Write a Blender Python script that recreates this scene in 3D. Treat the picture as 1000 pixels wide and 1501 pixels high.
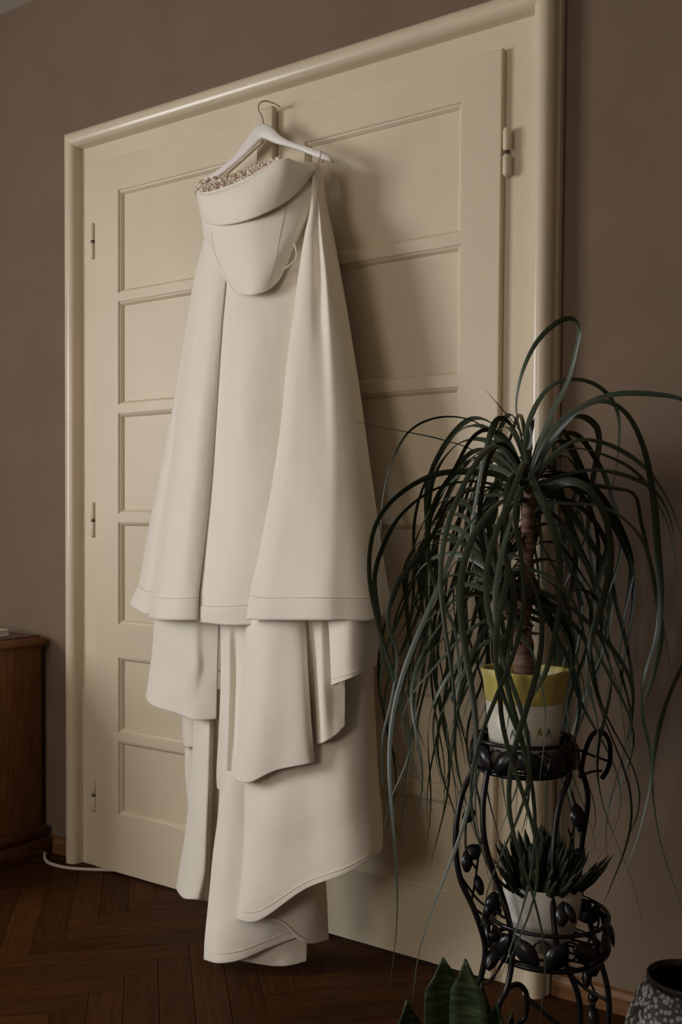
import bpy, bmesh, math, random
from mathutils import Vector, Matrix, noise as mnoise
random.seed(11)
for o in list(bpy.data.objects): bpy.data.objects.remove(o)
scene = bpy.context.scene
COL = scene.collection
R = math.radians

# ------------------------------------------------------------------ camera
YAW, PITCH, ROLL, CH, CD, SY = .5934136, -.0322809, .0066268, 1.048986, 2.0495166, 61.6498
FPX = 1459.0
FW = Vector((-math.sin(YAW)*math.cos(PITCH), math.cos(YAW)*math.cos(PITCH), math.sin(PITCH)))
_r = Vector((math.cos(YAW), math.sin(YAW), 0)); _u = _r.cross(FW)
RT = math.cos(ROLL)*_r + math.sin(ROLL)*_u
UP = -math.sin(ROLL)*_r + math.cos(ROLL)*_u
CAM = Vector((0, -CD, CH))
cd = bpy.data.cameras.new('camera'); cam = bpy.data.objects.new('camera', cd); COL.objects.link(cam)
cd.sensor_fit = 'VERTICAL'; cd.sensor_height = 36; cd.sensor_width = 24
cd.lens = FPX/1501*36; cd.shift_y = SY/1501; cd.clip_start = .05
cam.matrix_world = Matrix(((RT.x, UP.x, -FW.x, CAM.x), (RT.y, UP.y, -FW.y, CAM.y), (RT.z, UP.z, -FW.z, CAM.z), (0, 0, 0, 1)))
scene.camera = cam

# ------------------------------------------------------------------ light: overcast daylight through one window in the left wall
WX, WY0, WY1, WZ0, WZ1 = -4.0, -3.75, -2.05, .85, 2.40
world = bpy.data.worlds.new('sky'); scene.world = world; world.use_nodes = True
bg = world.node_tree.nodes['Background']; bg.inputs[0].default_value = (.75, .86, 1, 1); bg.inputs[1].default_value = .6
ld = bpy.data.lights.new('window_daylight', 'AREA'); ld.shape = 'RECTANGLE'
ld.size = WY1-WY0+.1; ld.size_y = WZ1-WZ0+.1; ld.energy = 172; ld.color = (.97, .98, 1.0)
lo = bpy.data.objects.new('window_daylight', ld); COL.objects.link(lo)
lo.location = (WX-.16, (WY0+WY1)/2, (WZ0+WZ1)/2)
lo.rotation_euler = (0, R(-90), 0)
lo.rotation_euler = Matrix(((0, 0, -1), (-1, 0, 0), (0, 1, 0))).to_euler()   # local -Z points into the room (+x)
# added fill light, in an invented window opening behind the photographer
FILL_X0, FILL_X1 = -2.6, -1.2
l2 = bpy.data.lights.new('fill_light_front', 'AREA'); l2.shape = 'RECTANGLE'
l2.size = FILL_X1-FILL_X0+.1; l2.size_y = WZ1-WZ0+.1; l2.energy = 62; l2.color = (1.0, .90, .78)
l2o = bpy.data.objects.new('fill_light_front', l2); COL.objects.link(l2o)
l2o.location = ((FILL_X0+FILL_X1)/2, -5.2-.16, (WZ0+WZ1)/2); l2o.rotation_euler = (R(90), 0, 0)
vs = scene.view_settings
vs.view_transform = 'Standard'; vs.look = 'None'; vs.gamma = 1; vs.use_curve_mapping = False; vs.exposure = -0.2

# ------------------------------------------------------------------ helpers
def ray(px, py): return FW + RT*((px-500)/FPX) + UP*((750.5-py+SY)/FPX)
def P(px, py, off=0.0):                       # photo pixel -> point at distance off in front of the door plane
    d = ray(px, py); return CAM + d*((CD-off)/d.y)
def PD(px, py, d): return CAM + ray(px, py)*d   # photo pixel -> point at depth d
def rootloc(o):
    v = Vector((0, 0, 0))
    while o is not None: v += o.location; o = o.parent
    return v
def mk(name, verts, faces, mat, parent=None, smooth=True, kind=None):
    b = rootloc(parent)
    me = bpy.data.meshes.new(name); me.from_pydata([tuple(Vector(v)-b) for v in verts], [], faces); me.update()
    if smooth: me.polygons.foreach_set('use_smooth', [True]*len(me.polygons))
    me.materials.append(mat)
    o = bpy.data.objects.new(name, me); COL.objects.link(o); o.parent = parent
    if kind: o['kind'] = kind
    return o
def thing(name, loc, label=None, cat=None, group=None, kind=None):
    o = bpy.data.objects.new(name, None); COL.objects.link(o); o.location = loc; o.empty_display_size = .05
    return tag(o, label, cat, group, kind)
def tag(o, label=None, cat=None, group=None, kind=None):
    if label: o['label'] = label
    if cat: o['category'] = cat
    if group: o['group'] = group
    if kind: o['kind'] = kind
    return o
class MB:
    def __init__(s): s.v = []; s.f = []
    def add(s, v, f):
        n = len(s.v); s.v += [Vector(q) for q in v]; s.f += [tuple(i+n for i in q) for q in f]; return s
    def box(s, a, b):
        x0, y0, z0 = a; x1, y1, z1 = b
        return s.add([(x0,y0,z0),(x1,y0,z0),(x1,y1,z0),(x0,y1,z0),(x0,y0,z1),(x1,y0,z1),(x1,y1,z1),(x0,y1,z1)],
                     [(0,3,2,1),(4,5,6,7),(0,1,5,4),(1,2,6,5),(2,3,7,6),(3,0,4,7)])
    def bbox(s, a, b, w=.003):                 # box with chamfered edges
        bm = bmesh.new(); bmesh.ops.create_cube(bm, size=1)
        for v in bm.verts:
            v.co = Vector([(a[i]+b[i])/2 + v.co[i]*(b[i]-a[i]) for i in range(3)])
        bmesh.ops.bevel(bm, geom=bm.edges[:], offset=w, segments=2, affect='EDGES', profile=.6)
        bm.verts.index_update()
        s.add([v.co.copy() for v in bm.verts], [tuple(v.index for v in f.verts) for f in bm.faces]); bm.free(); return s
    def cbox(s, a, b, outer, top, w=.0035):    # box with its front outer and front top edges chamfered
        bm = bmesh.new(); bmesh.ops.create_cube(bm, size=1)
        for v in bm.verts: v.co = Vector([(a[i]+b[i])/2 + v.co[i]*(b[i]-a[i]) for i in range(3)])
        E_ = []
        for e in bm.edges:
            p, q = e.verts[0].co, e.verts[1].co
            if abs(p.y-a[1]) > 1e-6 or abs(q.y-a[1]) > 1e-6: continue
            if outer is not None and abs(p.x-outer) < 1e-6 and abs(q.x-outer) < 1e-6: E_.append(e)
            if top and abs(p.z-b[2]) < 1e-6 and abs(q.z-b[2]) < 1e-6: E_.append(e)
        if E_: bmesh.ops.bevel(bm, geom=E_, offset=w, segments=2, affect='EDGES', profile=.5)
        bm.verts.index_update()
        s.add([v.co.copy() for v in bm.verts], [tuple(v.index for v in f.verts) for f in bm.faces]); bm.free(); return s
    def tube(s, pts, r, n=8, cap=True):
        pts = [Vector(p) for p in pts]; m = len(pts)
        rr = r if hasattr(r, '__len__') else [r]*m
        t0 = (pts[1]-pts[0]).normalized()
        ref = Vector((0, 0, 1)) if abs(t0.z) < .9 else Vector((1, 0, 0))
        nn = (ref - t0*ref.dot(t0)).normalized()
        v = []; f = []
        for i, p in enumerate(pts):
            t = (pts[min(i+1, m-1)]-pts[max(i-1, 0)])
            t = t.normalized() if t.length > 1e-9 else t0
            nn = nn - t*nn.dot(t); nn = nn.normalized() if nn.length > 1e-6 else t.orthogonal().normalized()
            bb = t.cross(nn)
            v += [p + (nn*math.cos(2*math.pi*k/n) + bb*math.sin(2*math.pi*k/n))*rr[i] for k in range(n)]
        for i in range(m-1):
            for k in range(n):
                f.append((i*n+k, i*n+(k+1) % n, (i+1)*n+(k+1) % n, (i+1)*n+k))
        if cap: f.append(tuple(range(n-1, -1, -1))); f.append(tuple((m-1)*n+k for k in range(n)))
        return s.add(v, f)
    def lathe(s, c, prof, n=40, wob=None, close=False):
        c = Vector(c); m = len(prof); v = []; f = []
        for i, (r, z) in enumerate(prof):
            for k in range(n):
                a = 2*math.pi*k/n
                dr, dz = wob(i, a) if wob else (0, 0)
                v.append(c + Vector(((r+dr)*math.cos(a), (r+dr)*math.sin(a), z+dz)))
        for i in range(m-1):
            for k in range(n): f.append((i*n+k, i*n+(k+1) % n, (i+1)*n+(k+1) % n, (i+1)*n+k))
        if prof[0][0] > 1e-6: f.append(tuple(range(n-1, -1, -1)))
        if prof[-1][0] > 1e-6: f.append(tuple((m-1)*n+k for k in range(n)))
        return s.add(v, f)
    def ball(s, c, r, sc=(1, 1, 1), nu=8, nv=5):
        c = Vector(c); v = [c+Vector((0, 0, r*sc[2]))]; f = []
        for i in range(1, nv):
            th = math.pi*i/nv
            for k in range(nu):
                a = 2*math.pi*k/nu
                v.append(c+Vector((r*sc[0]*math.sin(th)*math.cos(a), r*sc[1]*math.sin(th)*math.sin(a), r*sc[2]*math.cos(th))))
        v.append(c-Vector((0, 0, r*sc[2]))); L = len(v)-1
        for k in range(nu): f.append((0, 1+k, 1+(k+1) % nu)); f.append((L, 1+(nv-2)*nu+(k+1) % nu, 1+(nv-2)*nu+k))
        for i in range(nv-2):
            for k in range(nu): f.append((1+i*nu+k, 1+(i+1)*nu+k, 1+(i+1)*nu+(k+1) % nu, 1+i*nu+(k+1) % nu))
        return s.add(v, f)
    def build(s, name, mat, parent=None, smooth=True, kind=None): return mk(name, s.v, s.f, mat, parent, smooth, kind)
def cr(p0, p1, p2, p3, t):
    return .5*((2*p1) + (p2-p0)*t + (2*p0-5*p1+4*p2-p3)*t*t + (3*p1-p0-3*p2+p3)*t*t*t)
def spline(pts, n):
    pts = [Vector(p) for p in pts]; m = len(pts); out = []
    for i in range(n):
        u = i/(n-1)*(m-1); k = min(int(u), m-2); t = u-k
        out.append(cr(pts[max(k-1, 0)], pts[k], pts[k+1], pts[min(k+2, m-1)], t))
    return out
def grid(rows, nu, nv, fn=None):
    """smooth surface through control rows (lists of Vectors)"""
    a = [spline(r, nu) for r in rows]
    cols = [spline([a[i][j] for i in range(len(rows))], nv) for j in range(nu)]
    v = []
    for i in range(nv):
        for j in range(nu):
            q = cols[j][i]
            if fn: q = q + fn(j/(nu-1), i/(nv-1))
            v.append(q)
    f = [(i*nu+j, i*nu+j+1, (i+1)*nu+j+1, (i+1)*nu+j) for i in range(nv-1) for j in range(nu-1)]
    return v, f
def bevel(o, w=.003, seg=2):
    m = o.modifiers.new('bevel', 'BEVEL'); m.width = w; m.segments = seg; m.limit_method = 'ANGLE'; m.angle_limit = R(40)
    return o

# ------------------------------------------------------------------ materials
def mat(name, col, rough=.5, spec=.5, metal=0, **kw):
    m = bpy.data.materials.new(name); m.use_nodes = True
    b = m.node_tree.nodes['Principled BSDF']
    b.inputs['Base Color'].default_value = (*col, 1); b.inputs['Roughness'].default_value = rough
    b.inputs['Specular IOR Level'].default_value = spec; b.inputs['Metallic'].default_value = metal
    for k, v in kw.items(): b.inputs[k.replace('_', ' ')].default_value = v
    return m
def nt(m): return m.node_tree.nodes, m.node_tree.links, m.node_tree.nodes['Principled BSDF']
def noise_col(m, c0, c1, scale, detail=4, stretch=(1, 1, 1), lo=.35, hi=.65, coord='Object', bump=0, bscale=None, bdist=.001):
    n, l, b = nt(m)
    tc = n.new('ShaderNodeTexCoord'); mp = n.new('ShaderNodeMapping'); mp.inputs['Scale'].default_value = stretch
    l.new(tc.outputs[coord], mp.inputs[0])
    tx = n.new('ShaderNodeTexNoise'); tx.inputs['Scale'].default_value = scale; tx.inputs['Detail'].default_value = detail
    l.new(mp.outputs[0], tx.inputs['Vector'])
    cr_ = n.new('ShaderNodeValToRGB'); cr_.color_ramp.elements[0].position = lo; cr_.color_ramp.elements[1].position = hi
    cr_.color_ramp.elements[0].color = (*c0, 1); cr_.color_ramp.elements[1].color = (*c1, 1)
    l.new(tx.outputs[0], cr_.inputs[0]); l.new(cr_.outputs[0], b.inputs['Base Color'])
    if bump:
        t2 = n.new('ShaderNodeTexNoise'); t2.inputs['Scale'].default_value = bscale or scale*6; t2.inputs['Detail'].default_value = 3
        l.new(mp.outputs[0], t2.inputs['Vector'])
        bp = n.new('ShaderNodeBump'); bp.inputs['Strength'].default_value = bump; bp.inputs['Distance'].default_value = bdist
        l.new(t2.outputs[0], bp.inputs['Height']); l.new(bp.outputs[0], b.inputs['Normal'])
    return m
def mul(c, k): return tuple(x*k for x in c)
WALLC = (.200, .143, .100)
M = {}
M['wall'] = noise_col(mat('wall_paint', WALLC, .9, .2), mul(WALLC, .95), mul(WALLC, 1.05), 5, bump=.25, bscale=220)
M['ceiling'] = noise_col(mat('ceiling_paint', (.62, .57, .5), .9, .2), (.6, .55, .48), (.64, .59, .52), 5)
DC = (.71, .61, .45)
M['door'] = noise_col(mat('cream_gloss_paint', DC, .42, .4), mul(DC, .97), mul(DC, 1.03), 4, bump=.12, bscale=60, bdist=.002)
M['casing'] = noise_col(mat('cream_gloss_casing', DC, .24, .5), mul(DC, .97), mul(DC, 1.03), 4, bump=.10, bscale=40, bdist=.002)
M['wood_dark'] = mat('parquet_oak', (.08, .035, .014), .55, .05)
def wood(m, c0, c1, axis_stretch, scale=6, rnd=True):
    n, l, b = nt(m)
    tc = n.new('ShaderNodeTexCoord'); mp = n.new('ShaderNodeMapping'); mp.inputs['Scale'].default_value = axis_stretch
    oi = n.new('ShaderNodeObjectInfo')
    l.new(tc.outputs['Object'], mp.inputs[0])
    sc = n.new('ShaderNodeVectorMath'); sc.operation = 'MULTIPLY_ADD'
    l.new(oi.outputs['Random'], sc.inputs[0]); sc.inputs[1].default_value = (37, 53, 19); l.new(mp.outputs[0], sc.inputs[2])
    tx = n.new('ShaderNodeTexNoise'); tx.inputs['Scale'].default_value = scale; tx.inputs['Detail'].default_value = 6; tx.inputs['Distortion'].default_value = .6
    l.new(sc.outputs[0], tx.inputs['Vector'])
    cr_ = n.new('ShaderNodeValToRGB'); cr_.color_ramp.elements[0].position = .35; cr_.color_ramp.elements[1].position = .68
    cr_.color_ramp.elements[0].color = (*c0, 1); cr_.color_ramp.elements[1].color = (*c1, 1)
    l.new(tx.outputs[0], cr_.inputs[0])
    hv = n.new('ShaderNodeHueSaturation'); l.new(cr_.outputs[0], hv.inputs['Color'])
    mr = n.new('ShaderNodeMapRange'); mr.inputs[3].default_value = .8; mr.inputs[4].default_value = 1.2
    l.new(oi.outputs['Random'], mr.inputs[0])
    if rnd: l.new(mr.outputs[0], hv.inputs['Value'])
    l.new(hv.outputs[0], b.inputs['Base Color'])
    bp = n.new('ShaderNodeBump'); bp.inputs['Strength'].default_value = .15; bp.inputs['Distance'].default_value = .001
    l.new(tx.outputs[0], bp.inputs['Height']); l.new(bp.outputs[0], b.inputs['Normal'])
    return m
wood(M['wood_dark'], (.044, .0165, .0045), (.072, .028, .008), (1.2, 14, 1))
M['joint'] = mat('parquet_joint', (.012, .006, .003), .8, .2)
M['wood_base'] = wood(mat('baseboard_oak', (.2, .09, .035), .45, .4), (.13, .055, .02), (.24, .115, .045), (2, 20, 20), rnd=False)
M['wood_cab'] = wood(mat('sideboard_veneer', (.2, .09, .03), .38, .45), (.15, .06, .018), (.25, .11, .035), (16, 16, 1.5), rnd=False)
M['wood_cab_dark'] = wood(mat('sideboard_mahogany', (.09, .03, .015), .3, .5), (.06, .02, .01), (.12, .042, .018), (2, 16, 16), rnd=False)
FC = (.87, .81, .70)
def fabric(name, c):
    m = mat(name, c, .62, .35); n, l, b = nt(m)
    b.inputs['Sheen Weight'].default_value = .25; b.inputs['Sheen Roughness'].default_value = .4
    tc = n.new('ShaderNodeTexCoord')
    tx = n.new('ShaderNodeTexNoise'); tx.inputs['Scale'].default_value = 900; tx.inputs['Detail'].default_value = 2
    t2 = n.new('ShaderNodeTexNoise'); t2.inputs['Scale'].default_value = 9; t2.inputs['Detail'].default_value = 2
    l.new(tc.outputs['Object'], tx.inputs['Vector']); l.new(tc.outputs['Object'], t2.inputs['Vector'])
    b1 = n.new('ShaderNodeBump'); b1.inputs['Strength'].default_value = .12; b1.inputs['Distance'].default_value = .0006
    b2 = n.new('ShaderNodeBump'); b2.inputs['Strength'].default_value = .35; b2.inputs['Distance'].default_value = .012
    l.new(tx.outputs[0], b1.inputs['Height']); l.new(t2.outputs[0], b2.inputs['Height'])
    l.new(b1.outputs[0], b2.inputs['Normal']); l.new(b2.outputs[0], b.inputs['Normal'])
    return m
M['satin'] = fabric('ivory_mikado_satin', FC)
M['lining'] = fabric('ivory_lining', (.78, .70, .60))
M['seam'] = mat('seam_thread', (.66, .60, .50), .7)
M['pearl'] = noise_col(mat('pearl', (.8, .7, .58), .22, .6), (.62, .44, .30), (.90, .82, .72), 60, lo=.4, hi=.6)
M['hanger'] = noise_col(mat('white_hanger_paint', (.82, .77, .72), .45), (.80, .75, .70), (.84, .79, .74), 8)
M['steel'] = mat('hook_steel', (.55, .5, .45), .25, .5, 1.0)
M['cord'] = mat('loop_ribbon', (.55, .45, .35), .6)
M['dark_gap'] = mat('hinge_gap', (.10, .075, .05), .7)
M['iron'] = noise_col(mat('black_wrought_iron', (.008, .008, .009), .28, .32), (.006, .006, .007), (.013, .012, .012), 30)
M['soil'] = noise_col(mat('potting_soil', (.05, .03, .02), .95, .1), (.03, .018, .01), (.09, .055, .035), 60, bump=.8, bscale=90, bdist=.006)
M['bark'] = noise_col(mat('palm_bark', (.16, .09, .065), .85, .2), (.09, .05, .035), (.26, .16, .12), 25, stretch=(1, 1, 4), bump=.8, bscale=60, bdist=.006)
def leafmat(name, c0, c1, rough=.38):
    m = mat(name, c0, rough, .32); n, l, b = nt(m)
    oi = n.new('ShaderNodeObjectInfo'); cr_ = n.new('ShaderNodeValToRGB')
    cr_.color_ramp.elements[0].color = (*c0, 1); cr_.color_ramp.elements[1].color = (*c1, 1)
    l.new(oi.outputs['Random'], cr_.inputs[0]); l.new(cr_.outputs[0], b.inputs['Base Color'])
    return m
M['leaf'] = leafmat('ponytail_leaf', (.018, .028, .016), (.055, .074, .044))
M['leaf_dry'] = mat('dry_leaf_scrap', (.10, .055, .035), .8, .2)
M['succulent'] = leafmat('dark_succulent_leaf', (.008, .014, .004), (.020, .028, .008), .6)
M['potwhite'] = noise_col(mat('white_ceramic', (.72, .68, .62), .3), (.70, .66, .60), (.74, .70, .64), 6)

# ------------------------------------------------------------------ room shell
WALL = .04; CEIL = 2.68; XR = 1.6; YB = -5.2
def sbox(name, a, b, m): return tag(MB().box(a, b).build(name, m, None, False), kind='structure')
XL = WX
# door wall with opening
wb = MB(); wb.box((XL-.2, WALL, 0), (-2.34, WALL+.2, CEIL)); wb.box((-.885, WALL, 0), (XR, WALL+.2, CEIL)); wb.box((-2.34, WALL, 2.16), (-.885, WALL+.2, CEIL))
tag(wb.build('wall_back', M['wall'], None, False), kind='structure')
wl = MB(); wl.box((XL-.25, YB, 0), (XL, WY0, CEIL)); wl.box((XL-.25, WY1, 0), (XL, WALL, CEIL))
wl.box((XL-.25, WY0, 0), (XL, WY1, WZ0)); wl.box((XL-.25, WY0, WZ1), (XL, WY1, CEIL))
tag(wl.build('wall_left', M['wall'], None, False), kind='structure')
sbox('wall_right', (XR, YB, 0), (XR+.2, WALL, CEIL), M['wall'])
wfr = MB(); wfr.box((XL-.25, YB-.25, 0), (FILL_X0, YB, CEIL)); wfr.box((FILL_X1, YB-.25, 0), (XR+.2, YB, CEIL))  # front wall, with an opening for the added fill light
wfr.box((FILL_X0, YB-.25, 0), (FILL_X1, YB, WZ0)); wfr.box((FILL_X0, YB-.25, WZ1), (FILL_X1, YB, CEIL))
tag(wfr.build('wall_front', M['wall'], None, False), kind='structure')
sbox('ceiling', (XL-.25, YB-.2, CEIL), (XR+.2, WALL+.2, CEIL+.2), M['ceiling'])
# window in the left wall (behind the photographer's left shoulder)
win = thing('window_1', (XL, 0, 0), kind='structure')
wf = MB()
for (y0, y1, z0, z1) in ((WY0, WY0+.06, WZ0, WZ1), (WY1-.06, WY1, WZ0, WZ1), (WY0+.06, WY1-.06, WZ0, WZ0+.06), (WY0+.06, WY1-.06, WZ1-.06, WZ1), ((WY0+WY1)/2-.04, (WY0+WY1)/2+.04, WZ0+.06, WZ1-.06)):
    wf.box((XL-.12, y0, z0), (XL-.06, y1, z1))
wf.build('window_frame', M['door'], win, False)
gm = bpy.data.materials.new('window_glass'); gm.use_nodes = True; gn = gm.node_tree.nodes; gl = gm.node_tree.links; gn.clear()
go_ = gn.new('ShaderNodeOutputMaterial'); gx = gn.new('ShaderNodeMixShader'); gt = gn.new('ShaderNodeBsdfTransparent'); gg = gn.new('ShaderNodeBsdfGlossy')
gg.inputs['Roughness'].default_value = .02; gx.inputs[0].default_value = .06
gl.new(gt.outputs[0], gx.inputs[1]); gl.new(gg.outputs[0], gx.inputs[2]); gl.new(gx.outputs[0], go_.inputs[0])
for s in (0, 1):
    y0 = WY0+.06 if s == 0 else (WY0+WY1)/2+.04; y1 = (WY0+WY1)/2-.04 if s == 0 else WY1-.06
    MB().box((XL-.092, y0, WZ0+.06), (XL-.088, y1, WZ1-.06)).build('pane', gm, win, False)

fill_win = thing('fill_window', (0, YB, 0), kind='structure'); wm = (FILL_X0+FILL_X1)/2  # unseen window made up to house the fill light
wf = MB()
for (x0, x1, z0, z1) in ((FILL_X0, FILL_X0+.06, WZ0, WZ1), (FILL_X1-.06, FILL_X1, WZ0, WZ1), (FILL_X0+.06, FILL_X1-.06, WZ0, WZ0+.06), (FILL_X0+.06, FILL_X1-.06, WZ1-.06, WZ1), (wm-.04, wm+.04, WZ0+.06, WZ1-.06)):
    wf.box((x0, YB-.12, z0), (x1, YB-.06, z1))
wf.build('window_frame', M['door'], fill_win, False)
for x0, x1 in ((FILL_X0+.06, wm-.04), (wm+.04, FILL_X1-.06)):
    MB().box((x0, YB-.092, WZ0+.06), (x1, YB-.088, WZ1-.06)).build('pane', gm, fill_win, False)

# ---- floor: herringbone oak planks
floor = MB().box((XL-.25, YB-.2, -.06), (XR+.2, WALL+.2, -.012)).build('floor', M['joint'], None, False)
tag(floor, kind='structure')
PW, PL, PH = .076, .456, .012       # six widths to a length
def plank_mesh(name, n=None):
    g = .0005; b = .0010; v = []
    for (z, i) in ((-PH, 0), (-b, 0), (0, b)):
        v += [(-PL/2+g+i, -PW/2+g+i, z), (PL/2-g-i, -PW/2+g+i, z), (PL/2-g-i, PW/2-g-i, z), (-PL/2+g+i, PW/2-g-i, z)]
    f = [(8, 9, 10, 11)]
    for k in (0, 4):
        for j in range(4): f.append((k+j, k+(j+1) % 4, k+4+(j+1) % 4, k+4+j))
    return v, f
pv, pf = plank_mesh('plank')
pme = bpy.data.meshes.new('plank'); pme.from_pydata(pv, [], pf); pme.update(); pme.materials.append(M['wood_dark'])
rest = MB(); k = int(PL/PW); nplank = 0
ang = R(45); ca, sa = math.cos(ang), math.sin(ang)
ox, oy = -1.30, -.50
def to_world(u, w): return ox + u*ca - w*sa, oy + u*sa + w*ca
for i in range(-70, 90):
    for j in range(-16, 16):
        for t in (0, 1):
            # herringbone lattice: pair of planks (one along u, one along w) stepping by (PW,PW) and (PL,-PL)
            bu = i*PW + j*PL; bw = i*PW - j*PL
            if t == 0: cu, cw, rot = bu + PL/2, bw + PW/2, 0.0
            else: cu, cw, rot = bu + PL + PW/2 - PL + 0, bw + PW + PL/2, math.pi/2
            if t == 1: cu = bu + PW/2
            x, y = to_world(cu, cw)
            if not (XL-.1 < x < XR+.1 and YB-.1 < y < WALL+.19): continue
            q = Vector((x, y, 0)) - CAM; dd = q.dot(FW)
            vis = False
            if dd > .3:
                sx = 500 + FPX*q.dot(RT)/dd; sy = 750.5 - FPX*q.dot(UP)/dd + SY
                vis = -120 < sx < 1120 and sy < 1680
            if vis and nplank < 290:
                o = bpy.data.objects.new('plank', pme); COL.objects.link(o); o.parent = floor
                o.location = (x, y, 0); o.rotation_euler = (0, 0, ang+rot); nplank += 1
            else:
                c, s = math.cos(ang+rot), math.sin(ang+rot)
                rest.add([(x+a*c-b*s, y+a*s+b*c, z) for (a, b, z) in pv], pf)
rest.build('distant_planks', M['wood_dark'], floor, False, 'stuff')
print('planks', nplank)

# ---- baseboards
def baseb(name, x0, x1, y=WALL):
    o = MB()
    pr = [(0, 0), (-.016, 0), (-.016, .034), (-.010, .046), (0, .05)]
    n = len(pr)
    v = [(x0, y+a, z) for a, z in pr] + [(x1, y+a, z) for a, z in pr]
    f = [(i, i+1, n+i+1, n+i) for i in range(n-1)] + [tuple(range(n)), tuple(range(2*n-1, n-1, -1))]
    o.add(v, f); tag(o.build(name, M['wood_base'], None, False), kind='structure')
baseb('baseboard_left', XL, -2.402); baseb('baseboard_right', -.826, XR)

# ---- door casing: flat frame and half-round outer moulding with mitred corners
FX0, FX1, FZ = -2.345, -.885, 2.162
fy = .018
fr = MB().box((FX0, fy, 0), (-2.266, fy+.06, FZ)); tag(fr.build('trim_1', M['door'], None, False), kind='structure')
fr = MB().box((-.963, fy, 0), (FX1, fy+.06, FZ)); tag(fr.build('trim_2', M['door'], None, False), kind='structure')
fr = MB().box((-2.266, fy, 2.104), (-.963, fy+.06, FZ)); tag(fr.build('trim_3', M['door'], None, False), kind='structure')
prof = [(0, .02)]
for i in range(13):
    a = math.pi*i/12
    prof.append((.003+.025*(1-math.cos(a)), .012-.030*math.sin(a)**.8))
prof += [(.056, .018), (.058, .020), (.058, .045)]
def mould(name, p0, p1, outv, m0, m1):
    # p0->p1 inner edge line; outv outward unit; m0/m1 mitre slide along line per unit of s
    p0, p1, outv = Vector(p0), Vector(p1), Vector(outv); d = (p1-p0).normalized(); n = len(prof)
    v = [p0 + outv*s + Vector((0, y, 0)) - d*s*m0 for s, y in prof] + [p1 + outv*s + Vector((0, y, 0)) + d*s*m1 for s, y in prof]
    f = [(i, i+1, n+i+1, n+i) for i in range(n-1)]
    o = mk(name, v, f, M['casing']); tag(o, kind='structure'); o.data.polygons.foreach_set('use_smooth', [True]*len(f))
    bm = bmesh.new(); bm.from_mesh(o.data); bmesh.ops.recalc_face_normals(bm, faces=bm.faces); bm.to_mesh(o.data); bm.free()
mould('trim_4', (FX0+.004, 0, 0), (FX0+.004, 0, FZ-.004), (-1, 0, 0), 0, 1)
mould('trim_5', (FX0+.004, 0, FZ-.004), (FX1-.004, 0, FZ-.004), (0, 0, 1), 1, 1)
mould('trim_6', (FX1-.004, 0, 0), (FX1-.004, 0, FZ-.004), (1, 0, 0), 0, 1)

# ---- double door: two leaves of stiles, rails and six raised-moulding panels
LX0, LXM, LX1 = -2.270, -1.6145, -.959
ZS = [(.181, .4005), (.425, .648), (.745, 1.045), (1.068, 1.362), (1.385, 1.685), (1.708, 2.005)]
def leaf(name, x0, x1, a, b, hx, hz):
    d = thing(name, ((x0+x1)/2, 0, 0), kind='structure')
    g = .0015; T = .040
    for (u0, u1) in ((x0+g, a), (b, x1-g)):
        MB().cbox((u0, 0, .008), (u1, T, 2.1), x0+g if u0 < a-.01 else x1-g, True).build('stile', M['door'], d, False)
    zz = [.008] + [z for p in ZS for z in p] + [2.1]
    for i in range(0, len(zz), 2):
        MB().cbox((a, 0, zz[i]), (b, T, zz[i+1]), None, zz[i+1] > 2.09).build('rail', M['door'], d, False)
    for z0, z1 in ZS:
        rings = [(0, .0015), (.002, .0015), (.0025, .0045), (.006, .0055), (.0115, .0115), (.0120, .0140), (.014, .0140)]
        v = []; f = []
        for s, y in rings: v += [(a+s, y, z0+s), (b-s, y, z0+s), (b-s, y, z1-s), (a+s, y, z1-s)]
        for i in range(len(rings)-1):
            for j in range(4): f.append((i*4+j, i*4+(j+1) % 4, (i+1)*4+(j+1) % 4, (i+1)*4+j))
        e = (len(rings)-1)*4; f.append((e, e+1, e+2, e+3))
        mk('panel', v, f, M['door'], d, False)
    for z in hz:
        h = MB()
        n = 14; r = .0085; hy = .001
        def knuckle(za, zb, topcap):
            pr = [(0, za), (r*.7, za+.002), (r, za+.007), (r, zb-.007), (r*.7, zb-.002), (0, zb)]
            return MB().lathe((hx, hy, 0), pr, 14)
        ko = knuckle(z+.002, z+.056, 1).build('hinge', M['door'], d)
        knuckle(z-.052, z-.002, 0).build('hinge_knuckle', M['door'], ko)
        MB().lathe((hx, hy, 0), [(.0, z-.004), (.0065, z-.004), (.0065, z+.004), (0, z+.004)], 12).build('hinge_pin', M['dark_gap'], ko)
    return d
leaf('door_1', LX0, LXM, -2.170, -1.728, LX0-.006, (1.872, 1.048, .222))
d2 = leaf('door_2', LXM, LX1, -1.501, -1.059, LX1+.011, (1.868, 1.050, .222))
ast = MB().bbox((-1.640, -.022, .010), (-1.586, -.0005, 2.109), .006).build('meeting_strip', M['door'], d2)

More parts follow.
